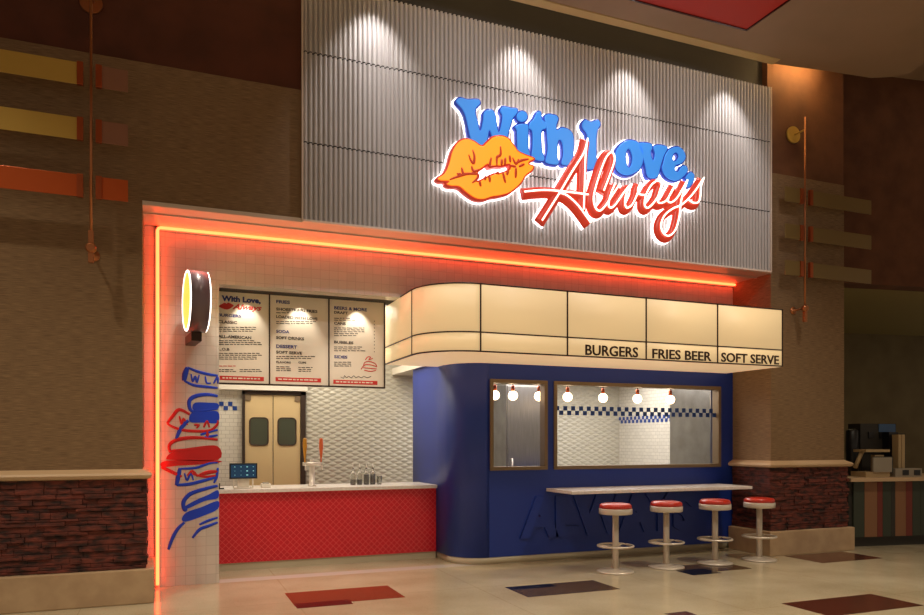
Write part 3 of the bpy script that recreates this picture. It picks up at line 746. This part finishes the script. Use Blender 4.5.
# ------------------------------------------------------------------ menu board
mb = thing('menu_board', 'three panel printed menu board over the order counter', 'menu board', (1.8, YMn, 2.15))
def C8(x, y): return PT(210+x/4.73, 270+y/4.73, YMn)
zb0, zb1 = C8(42, 532)[1], 3.16
XB = [C8(30, 300)[0]-.06, C8(281, 300)[0], C8(562, 300)[0], C8(825, 300)[0]]
b = NB(); box(b, XB[0]-.015, XB[3]+.015, YMn+.012, YMn+.07, zb0-.015, zb1)
for x in XB: box(b, x-.007, x+.007, YMn-.012, YMn+.012, zb0-.014, zb1)
box(b, XB[0], XB[3], YMn-.012, YMn+.012, zb0-.014, zb0)
obj('frame', b, M['darkframe'], mb)
items = [[('t', 'With Love,', 55, 152, 30, 240, 'inkblue'), ('t', 'Always', 105, 193, 32, 245, 'inkred', .4), ('lip',), ('t', 'BURGERS', 38, 219, 13, 148, 'inkblue'), ('t', 'CLASSIC', 38, 251, 13, 128, 'ink'), ('l', 42, 265, 245, 3), ('t', 'ALL-AMERICAN', 38, 320, 13, 195, 'ink'), ('l', 42, 328, 245, 3), ('t', 'L.O.B', 40, 380, 12, 92, 'ink'), ('l', 42, 388, 245, 4), ('l', 42, 448, 138, 1, 'inkred'), ('l', 42, 465, 125, 2), ('l', 140, 465, 245, 2), ('s', 45, 502, 255, 520)],
         [('t', 'FRIES', 313, 157, 15, 378, 'inkblue'), ('t', 'SHOESTRING FRIES', 313, 191, 13, 508, 'ink'), ('l', 313, 196, 380, 1), ('t', 'LOADED WITH LOVE', 313, 227, 13, 508, 'ink'), ('l', 313, 238, 520, 2), ('t', 'SODA', 313, 297, 14, 375, 'inkblue'), ('t', 'SOFT DRINKS', 313, 326, 13, 445, 'ink'), ('t', 'DESSERT', 313, 368, 15, 412, 'inkblue'), ('t', 'SOFT SERVE', 313, 395, 13, 435, 'ink'), ('l', 313, 403, 500, 2), ('t', 'FLAVORS', 313, 440, 9, 382, 'ink'), ('t', 'CUPS', 418, 442, 9, 455, 'ink'), ('l', 313, 452, 382, 3), ('l', 418, 455, 485, 3), ('s', 310, 506, 525, 526)],
         [('t', 'BEERS & MORE', 587, 186, 15, 742, 'inkblue'), ('t', 'DRAFT', 587, 206, 12, 652, 'ink'), ('l', 587, 222, 690, 2), ('t', 'CANS', 587, 258, 13, 642, 'ink'), ('l', 587, 268, 730, 5), ('t', 'BUBBLES', 587, 347, 13, 678, 'ink'), ('l', 587, 358, 740, 3), ('t', 'SIDES', 587, 417, 14, 650, 'inkblue'), ('l', 587, 430, 668, 3), ('s', 583, 518, 792, 538), ('sk',)]]
for i in range(3):
    b = NB(); box(b, XB[i]+.007, XB[i+1]-.007, YMn, YMn+.012, zb0, zb1)
    pn = obj('menu_panel', b, M['paper'], mb); acc = {'ink': NB(), 'inkblue': NB(), 'inkred': NB(), 'paper': NB()}
    def bars(k, x0, y0, x1, n, rnd):
        for r in range(n):
            x = x0; yy = y0+4+r*9
            lim = x1-rnd.uniform(0, .25)*(x1-x0)
            while x < lim:
                w = rnd.uniform(8, 24); a = C8(x, yy); c = C8(min(x+w, x1), yy)
                box(acc[k], a[0], c[0], YMn-.0015, YMn-.0002, a[1]-.0085, a[1]); x += w+4
    rnd = random.Random(i)
    for it in items[i]:
        if it[0] == 't':
            _, s_, x0, yb_, h, xr, k = it[:7]; a = C8(x0, yb_); c = C8(xr, yb_)
            hh = h/4.73*8.9/F
            add_mesh(acc[k], text_mesh(s_, a[0], a[1], hh, YMn-.001, c[0]-a[0], .001, .05 if it[1] == 'With Love,' else .03, it[7] if len(it) > 7 else 0))
        elif it[0] == 'l': bars(it[5] if len(it) > 5 else 'ink', it[1], it[2], it[3], it[4], rnd)
        elif it[0] == 'lip':
            me_ = curve_fill([spline([C8(x, y) for x, y in ((42,171),(58,160),(70,155),(78,159),(86,154),(100,160),(112,168),(98,181),(78,187),(56,181))], True, 3)], .0005); on_wall(me_, YMn-.002); add_mesh(acc['inkred'], me_)
        elif it[0] == 's':
            a = C8(it[1], it[4]); c = C8(it[3], it[2]); box(acc['inkred'], a[0], c[0], YMn-.0015, YMn-.0002, a[1], a[1]+.048)
            x = a[0]+.03
            while x < c[0]-.06:
                w = rnd.uniform(.02, .05); box(acc['paper'], x, x+w, YMn-.0025, YMn-.0015, a[1]+.018, a[1]+.032); x += w+.012
        else:
            for st in ([(715,470),(725,455),(740,447),(765,450),(790,458)],[(728,455),(730,440),(750,432),(780,442),(788,456)],[(725,462),(788,468)],[(730,474),(760,480),(785,474)],[(735,425),(745,412),(760,412),(750,425),(770,418)]):
                tube(acc['inkred'], spline([(C8(x, y)[0], YMn-.001, C8(x, y)[1]) for x, y in st], False, 3), .006, 5, flat=.2)
            tube(acc['ink'], spline([(C8(x, y)[0], YMn-.001, C8(x, y)[1]) for x, y in [(618,506),(632,512),(636,500),(646,510),(656,503),(668,511),(680,500),(690,510),(702,504),(716,510),(728,503),(744,510),(762,502)]], False, 3), .004, 5, flat=.2)
            for q in range(240, 385, 16): a = C8(776, q); box(acc['ink'], a[0], a[0]+.008, YMn-.0015, YMn-.0002, a[1]-.012, a[1])
    for k, bm in acc.items():
        if len(bm.faces): child({'ink': 'dark_print', 'inkblue': 'blue_print', 'inkred': 'red_print', 'paper': 'white_print'}[k], bm, M[k], mb, pn)
        else: bm.free()

# ------------------------------------------------------------------ mural
mu = thing('wall_mural', 'blue and red brush drawn burger mural on the narrow tiled wall', 'mural', (PX(190, YT), YT, 1.4))
YMu = YT-.003
def brush(bm, pts, wpx, k=5):
    w = wpx*1.35*7.7/F/2; p = spline([(x, YMu, z) for x, z in [PT(min(a, 217.8), c, YMu) for a, c in pts]], False, k); n = len(p)
    tube(bm, p, [w*(.6+.4*math.sin(math.pi*min(1, max(0, (i+.8)/n)))) for i in range(n)], 6, flat=.08)
m7 = lambda p: [(155+x/6.15, 360+y/6.15) for x, y in p]
m8 = lambda p: [(155+x/5.6, 450+y/5.6) for x, y in p]
def blob(bm, pts):
    me = curve_fill([spline([PT(min(a, 217.8), c, YMu) for a, c in pts], True, 4)], .0015); on_wall(me, YMu+.001); add_mesh(bm, me)
BL, RD = NB(), NB()
for s, w in ((m7([(392,172),(320,165),(240,155),(180,128)]), 2.2), (m7([(178,128),(185,85),(200,45)]), 4), (m7([(200,45),(260,70),(340,90),(396,95)]), 2.2),
             (m7([(222,85),(232,132),(248,100),(258,138),(272,90)]), 1.6), (m7([(310,100),(318,140),(345,142)]), 1.5), (m7([(360,145),(385,105),(396,145)]), 1.6),
             (m7([(396,222),(320,212),(250,222),(212,250),(215,300),(240,322)]), 3), (m7([(220,315),(300,310),(396,300)]), 2),
             (m7([(205,370),(160,420),(130,485)]), 3), (m7([(280,460),(340,440),(390,430)]), 2), (m7([(300,478),(392,462)]), 2),
             (m8([(120,198),(130,150),(140,100)]), 3.2), (m8([(140,105),(230,100),(300,75),(352,70)]), 2), (m8([(120,196),(190,192),(260,175),(352,150)]), 2.6), (m8([(165,130),(180,170),(200,130),(215,170)]), 1.6),
             (m8([(352,100),(345,150),(330,185)]), 2), (m8([(355,200),(290,215),(200,245),(160,290),(165,335),(180,330)]), 3), (m8([(75,558),(95,500),(125,445),(165,405)]), 2.6),
             (m8([(210,492),(250,445),(300,425),(356,405)]), 2.4), (m8([(248,418),(300,395),(356,378)]), 2)): brush(BL, s, w)
blob(BL, m7([(230,285),(250,262),(330,262),(396,268),(396,300),(300,305),(240,308)])); blob(BL, m7([(225,325),(300,318),(396,318),(396,385),(300,385),(215,380)]))
blob(BL, m8([(165,318),(230,280),(300,250),(358,225),(358,270),(280,285),(180,330)])); blob(BL, m8([(150,390),(175,350),(260,320),(358,285),(358,330),(280,365),(180,400)]))
for s, w in ((m7([(75,390),(110,345),(150,305),(215,335)]), 2.6), (m7([(75,390),(120,415),(200,435),(330,435),(380,400),(390,370)]), 2.2), (m7([(150,345),(165,395),(175,360),(200,400)]), 1.6), (m7([(240,400),(270,400),(255,420)]), 1.6), (m7([(300,415),(320,375),(335,415)]), 1.8), (m7([(320,430),(325,480)]), 2.4),
             (m7([(95,570),(88,530),(115,500),(180,482),(280,478),(396,490)]), 2.8), (m7([(95,560),(150,555),(396,535)]), 2), (m8([(35,95),(90,120),(150,150)]), 2.6), (m8([(180,145),(210,118),(240,150)]), 1.8), (m8([(250,140),(300,125),(350,120)]), 3), (m8([(200,130),(280,150),(352,140)]), 1.8)): brush(RD, s, w)
blob(RD, [(167,460.6),(218.6,460.6),(218.6,463),(200,464.5),(178,465.8),(162,467)])
blob(RD, m7([(120,560),(250,535),(396,530),(396,615),(110,615),(70,600)]))
obj('blue_brushwork', BL, M['mblue'], mu); obj('red_brushwork', RD, M['mred'], mu)

# ------------------------------------------------------------------ round blade sign
dx, dy, dz = PX(181, 7.86)+.0, 7.8, PZ(190, 300.5, 7.72)
ds = thing('blade_sign', 'round drum blade sign with a lit yellow face on tiled wall', 'sign', (.28, YT, dz))
rd = .3
rotm = Matrix.Translation((PX(196.5, 7.72), 7.76, dz)) @ Matrix.Rotation(R(6), 4, 'Z')
def dpart(name, bm, m): bm.transform(rotm); return obj(name, bm, m, ds)
b = NB(); lathe(b, [(rd, -.085), (rd, .085)], (0, 0, 0), 56, 'X'); dpart('drum_case', b, M['drum'])
for xs, nm in ((-1, 'front_face'), (1, 'rear_face')):
    b = NB(); lathe(b, [(rd-.022, xs*.086), (rd-.022, xs*.092)], (0, 0, 0), 56, 'X'); fo = dpart(nm, b, M['drumface'])
    b = NB(); tube(b, [(xs*.088, (rd-.012)*math.cos(2*math.pi*i/56), (rd-.012)*math.sin(2*math.pi*i/56)) for i in range(56)], .01, 8, True); dpart('light_ring', b, M['drumrim'])
b = NB(); box(b, -.05, .05, -.02, .42, -.39, -.3, bev=.006); dpart('bracket', b, M['darkframe'])

# ------------------------------------------------------------------ wall lamps (brass rod with three blades)
def sconce(px, ytop, ybot, blades, disc, knob, label, YR=7.2):
    x = PX(px, YR); z0, z1 = PZ(px, ybot, YR), PZ(px, ytop, YR)
    t_ = thing('wall_sculpture_lamp', label, 'wall lamp', (x, YR, z0), 'brass rod wall lamps')
    b = NB(); tube(b, [(x, YR, z0), (x, YR, z1)], .012, 10); obj('rod', b, M['brass'], t_)
    bx_, bz_ = PT(disc[0], disc[1], YS-.03)
    b = NB(); lathe(b, [(disc[2], YS-.03), (disc[2], YS-.005)], (bx_, 0, bz_), 32, 'Y'); lathe(b, [(.01, YR), (.01, YS-.03)], (x, 0, bz_), 10, 'Y'); obj('wall_plate', b, M['brass'] if px < 400 else M['blade'], t_)
    kx, kz = PT(knob[0], knob[1], YR)
    b = NB(); lathe(b, [(.03, YR-.035), (.045, YR-.02), (.045, YR+.02), (.012, YR+.03), (.012, YS-.012), (.05, YS-.012), (.05, YS-.001)], (x, 0, kz), 24, 'Y')
    obj('lower_mount', b, M['brass'], t_)
    b = NB(); box(b, x-.022, x+.022, YR-.02, YR+.02, z0, z0+.28 if px < 400 else z0+.2, bev=.004); obj('rod_sleeve', b, M['brass'], t_)
    for (a0, a1, c0, c1, yc, hh, m1, m2) in blades:
        zc = PZ(px, yc, YR)
        for q0, q1, mm in ((a0, a1, m1), (c0, c1, m2)):
            xa = PX(q0, YR) if q0 is not None else x-3.5; xb = PX(q1, YR)
            b = NB(); box(b, xa, xb, YR-.006, YR+.006, zc-hh/2, zc+hh/2, bev=.002); obj('blade', b, mm, t_)
        b = NB(); s_ = PX(a1, YR); e_ = PX(c0, YR)
        box(b, s_-.02, s_+.03, YR-.02, YR+.02, zc-hh/2-.005, zc+hh/2+.005, bev=.003); obj('clasp', b, M['copper'], t_); b = NB(); box(b, e_-.03, e_+.02, YR-.02, YR+.02, zc-hh/2-.005, zc+hh/2+.005, bev=.003)
        obj('clasp', b, M['copper'], t_)
sconce(91, -60, 263, [(None, 79.5, 99.5, 128, 75.5, .19, M['blade'], M['blade2']), (None, 79.5, 99.5, 128, 130.5, .19, M['blade'], M['blade2']), (None, 79.5, 99.5, 128, 187, .19, M['bladeneon'], M['bladeneon'])],
       (91, 2, .095), (91, 248), 'brass rod wall lamp with three long amber blades on the left wall')
sconce(805, 117, 322, [(785, 801, 811, 871, 197, .19, M['bladed'], M['bladed']), (785, 801, 811, 871, 233.5, .19, M['bladed'], M['bladed']), (785, 801, 811, 871, 269.5, .19, M['bladed'], M['bladed'])],
       (794, 134.5, .11), (801, 308), 'brass rod wall lamp with three short blades on the right pilaster', 7.3)

# ------------------------------------------------------------------ stools
def stool(x, y, label, src=None):
    if src:
        r_ = src.copy(); COL.objects.link(r_); r_.location = (x, y, 0); r_['label'] = label
        for ch in src.children:
            c_ = ch.copy(); COL.objects.link(c_); c_.parent = r_
        return r_
    t_ = thing('bar_stool', label, 'stool', (x, y, 0), 'red topped stools at the bar ledge')
    S = lambda prof, nm, m, seg=40: (lambda b: (lathe(b, prof, (x, y, 0), seg), obj(nm, b, m, t_)))(NB())
    S([(.2, .0), (.21, .004), (.21, .014), (.19, .022), (.08, .034), (.05, .045)], 'base', M['chrome'])
    S([(.036, .04), (.036, .68)], 'pole', M['chrome'])
    S([(.1, .655), (.185, .665), (.19, .675), (.19, .725), (.186, .73)], 'seat_band', M['chrome'])
    S([(.18, .731), (.185, .74), (.182, .765), (.165, .782), (.12, .79), (.02, .792)], 'seat_cushion', M['redvinyl'])
    b = NB(); torus(b, (x, y, .3), .2, .0125)
    for a in (30, 150, 270): tube(b, [(x+.034*math.cos(R(a)), y+.034*math.sin(R(a)), .295), (x+.2*math.cos(R(a)), y+.2*math.sin(R(a)), .3)], .009, 8)
    obj('foot_ring', b, M['chrome'], t_)
    return t_
sx = [FL(615.5, 572.0), FL(666.3, 567.4), FL(715, 563.4), FL(759.3, 560.0)]
lb = ['leftmost red topped bar stool, nearest the embossed letter A', 'second red topped bar stool from the left', 'third red topped bar stool, at the right of centre under the ledge', 'rightmost red topped bar stool, beside the cream plinth']
s0 = stool(*sx[0], lb[0])
for p, l_ in zip(sx[1:], lb[1:]): stool(*p, l_, s0)

# ------------------------------------------------------------------ neighbouring kiosk on the right
AX, AY = PT(845, 400, 8.0)[0], 8.0
dirv = Vector((1.3, -.22, 0)).normalized(); nrm = Vector((-dirv.y, dirv.x, 0))
if nrm.y < 0: nrm = -nrm
def slab(bm, u0, u1, v0, v1, z0, z1, o=(AX, AY), mi=0):
    """box in the frame of the angled neighbour shop: u along, v backwards"""
    k = len(bm.verts); box(bm, u0, u1, v0, v1, z0, z1, mi=mi); bm.verts.ensure_lookup_table()
    for v in list(bm.verts)[k:]:
        p = Vector((o[0], o[1], 0))+dirv*v.co.x+nrm*v.co.y; v.co = (p.x, p.y, v.co.z)
b = NB(); slab(b, -.5, 6, 0, .3, 3.83, ZTOP); struct('wall_neighbour_front', b, M['plaster_r'])
b = NB(); slab(b, -1, 7, .3, 5.2, 3.83, 3.93); struct('ceiling_neighbour', b, M['kceil'])
b = NB(); slab(b, -1, 7, 4.4, 4.6, 0, 3.83); struct('wall_neighbour_back', b, M['kwall'])
b = NB(); box(b, XR2-.12, XR2-.02, YT+.25, 13.4, 0, 3.83); struct('wall_neighbour_side', b, M['kwall'])
KO = FL(850, 547.5); ko_ = KO
kc = thing('kiosk_counter', 'striped counter of the neighbouring shop at the right edge', 'counter', (KO[0], KO[1], 0))
b = NB(); slab(b, 0.02, 3, .06, .95, 0, .1, KO); obj('toe_kick', b, M['s_dark'], kc)
b = NB(); slab(b, 0.0, 3, .03, .95, .1, .93, KO); obj('body', b, M['s_dark'], kc)
u = .06; seq = ['s_green', 's_orange', 's_red', 's_green', 's_dark', 's_orange', 's_red', 's_green']; i = 0
wd = [.18, .21, .09, .14, .07, .18, .11, .14]
while u < 2.9:
    b = NB(); slab(b, u, u+wd[i % 8]-.004, 0.0, .03, .14, .92, KO); obj('stripe_board', b, M[seq[i % 8]], kc); u += wd[i % 8]; i += 1
b = NB(); slab(b, -.06, 3.05, -.09, 1.0, .93, .98, KO); tag(obj('kiosk_countertop', b, M['cap']), 'pale countertop of the neighbouring striped counter', 'countertop')
def KP(px, py, v, ko=KO):
    """point of the neighbour counter frame at depth v seen at pixel"""
    xc = (px-CX)/F; r = Vector((xc*CS+SN, CS-xc*SN, (HY-py)/F)); o = Vector((KO[0], KO[1], 0))
    t_ = (o.dot(nrm)+v)/r.dot(nrm); p = r*t_; return (p-o).dot(dirv), EYE+p.z
def kbox(bm, p0, p1, v, d, z0=None, mi=0):
    u0, za = KP(p0[0], p0[1], v); u1, zb = KP(p1[0], p1[1], v); slab(bm, u0, u1, v, v+d, z0 if z0 is not None else zb, za, KO, mi)
zt_ = .981
em_ = thing('espresso_machine', 'dark boxy coffee machine with a blue panel on the neighbour counter', 'coffee machine', (KO[0]+.5, KO[1]+.5, zt_))
b = NB(); kbox(b, (860.5, 423.5), (896, 450), .58, .26, 1.34); kbox(b, (862, 450), (889, 470), .62, .2, zt_); obj('body', b, M['s_dark'], em_)
b = NB(); kbox(b, (879, 424), (895.5, 432), .57, .012); obj('blue_panel', b, M['screenblue'], em_)
b = NB(); kbox(b, (889, 432), (898, 467), .44, .12, zt_); obj('side_tower', b, M['black'], em_)
for q in (869, 880):
    b = NB(); kbox(b, (q, 432), (q+5, 438), .562, .02); obj('gauge', b, M['black'], em_)
gr = thing('grinder', 'dark rounded grinder at the left of the coffee machine', 'grinder', (KO[0]+.1, KO[1]+.6, zt_))
u0, za = KP(852, 429, .62); p = Vector((KO[0], KO[1], 0))+dirv*u0+nrm*.62
b = NB(); lathe(b, [(.07, zt_), (.085, zt_+.02), (.085, 1.3), (.09, 1.35), (.085, za-.03), (.05, za)], (p.x, p.y, 0), 24); obj('hopper', b, M['black'], gr)
b = NB(); lathe(b, [(.084, 1.12), (.09, 1.13), (.09, 1.15), (.084, 1.16)], (p.x, p.y, 0), 24); obj('band', b, M['s_dark'], gr)
bd = thing('file_holder', 'cream upright folders beside the coffee machine', 'folders', (KO[0]+.8, KO[1]+.5, zt_))
for q in ((898.4, 901.3), (901.9, 905)):
    b = NB(); kbox(b, (q[0], 434.5), (q[1], 460), .28, .12, zt_); obj('folder', b, M['s_cream'], bd)
b = NB(); kbox(b, (898, 433.5), (905.6, 447), .405, .02, zt_); obj('case', b, M['s_dark'], bd)
tm = thing('till_screen', 'cream till with a small square screen on the neighbour counter', 'till', (KO[0]+.3, KO[1]+.25, zt_))
b = NB(); kbox(b, (873.5, 457.5), (892, 472), .1, .03); obj('display', b, M['grey'], tm)
b = NB(); kbox(b, (872.5, 456.5), (893, 473), .135, .02); obj('display_back', b, M['s_dark'], tm)
b = NB(); kbox(b, (866, 449.5), (890, 452), .17, .25); u0, za = KP(860, 468, .2); u1, zb = KP(868, 450, .2)
pp = lambda u, v, z: tuple(Vector((KO[0], KO[1], z))+dirv*u+nrm*v)
tube(b, [pp(u0, .3, za), pp(u1, .3, zb)], .03, 8); kbox(b, (866, 472), (890, 477), .12, .3, zt_); kbox(b, (875, 455), (884, 474), .2, .08, zt_); obj('till_body', b, M['s_cream'], tm)
tr_ = thing('equipment_tray', 'low grey tray with black slots at the photo right edge', 'tray', (KO[0]+.9, KO[1]+.2, zt_))
b = NB(); kbox(b, (895.5, 468.5), (922, 476), .12, .14, zt_); obj('body', b, M['grey'], tr_)
for q in (903, 914.5):
    b = NB(); kbox(b, (q, 470), (q+6, 475), .112, .01); obj('slot', b, M['black'], tr_)

# ------------------------------------------------------------------ lights
def spot(name, loc, tgt, power, col, ang=60, blend=.3, size=.03):
    l = bpy.data.lights.new(name, 'SPOT'); l.energy = power; l.color = col; l.spot_size = R(ang); l.spot_blend = blend; l.shadow_soft_size = size
    o = bpy.data.objects.new(name, l); COL.objects.link(o); o.location = loc
    o.rotation_euler = (Vector(tgt)-Vector(loc)).to_track_quat('-Z', 'Y').to_euler(); return o
def area(name, loc, tgt, power, col, sx_, sy_):
    l = bpy.data.lights.new(name, 'AREA'); l.shape = 'RECTANGLE'; l.energy = power; l.color = col; l.size = sx_; l.size_y = sy_
    o = bpy.data.objects.new(name, l); COL.objects.link(o); o.location = loc
    o.rotation_euler = (Vector(tgt)-Vector(loc)).to_track_quat('-Z', 'Y').to_euler(); return o
WARM = (1, .88, .66)
for px in (372, 517, 625, 725):
    x = PX(px, YG); spot('panel_wash', (x, 7.1, ZCEIL-.02), (x, YG, 5.0), 85, (1, .95, .92), 70, .75, .03)
for i_ in range(3): xx = (XB[i_]+XB[i_+1])/2+(.06 if i_ == 0 else 0); spot('menu_wash', (xx, YMn-.15, 3.135), (xx, YMn+.03, 2.6), 13, (1, .9, .74), 75, .7, .02)
for xx, e in ((.28, 34), (.95, 60), (1.9, 70), (2.85, 60)): spot('portal_downlight', (xx, 7.62, ZP-.05), (xx-.02, 8.4 if xx > .5 else 8.12, 1), e, (1, .88, .74), 62, .7, .03)
area('kitchen_light', (1.9, 9.8, 3.33), (1.9, 9.8, 0), 60, (1, .9, .74), 2.2, .9)
area('kiosk_light', (5.4, 9.4, 2.48), (5.4, 9.4, 0), 85, (1, .95, .9), 3.4, 1.4)
area('neighbour_light', (11, 10, 3.8), (11, 10.5, 0), 18, (1, .75, .4), 2, 1.5)
area('neon_soffit_fill', (3.6, 8.1, ZP-.16), (3.6, 7.55, ZP), 10, (1, .13, .04), 7.2, .05)  # added unseen area light, strengthens the neon's red on the soffit
# mall downlights in the ceiling
for (xx, yy, e) in ((-2.0, 5.2, 130), (-1.5, 3.5, 110), (1.5, 4.6, 170), (4.2, 2.6, 150), (6.6, 4.8, 160), (9.2, 4.2, 70), (1, 1, 130), (7, 1, 90)):
    spot('mall_downlight', (xx, yy, ZCEIL-.03), (xx, yy+.001, 0), e*3.4, WARM, 105, .9, .12)
for xx in (3, 5.6): spot('panel_fill', (xx, 3.6, ZCEIL-.03), (xx+.3, YG, 4.7), 300, (1, .94, .9), 60, .9, .06)  # added unseen spots that brighten the sign panel as a whole
w = bpy.data.worlds.new('world'); scene.world = w; w.use_nodes = True
w.node_tree.nodes['Background'].inputs[0].default_value = (1, .8, .6, 1); w.node_tree.nodes['Background'].inputs[1].default_value = .34
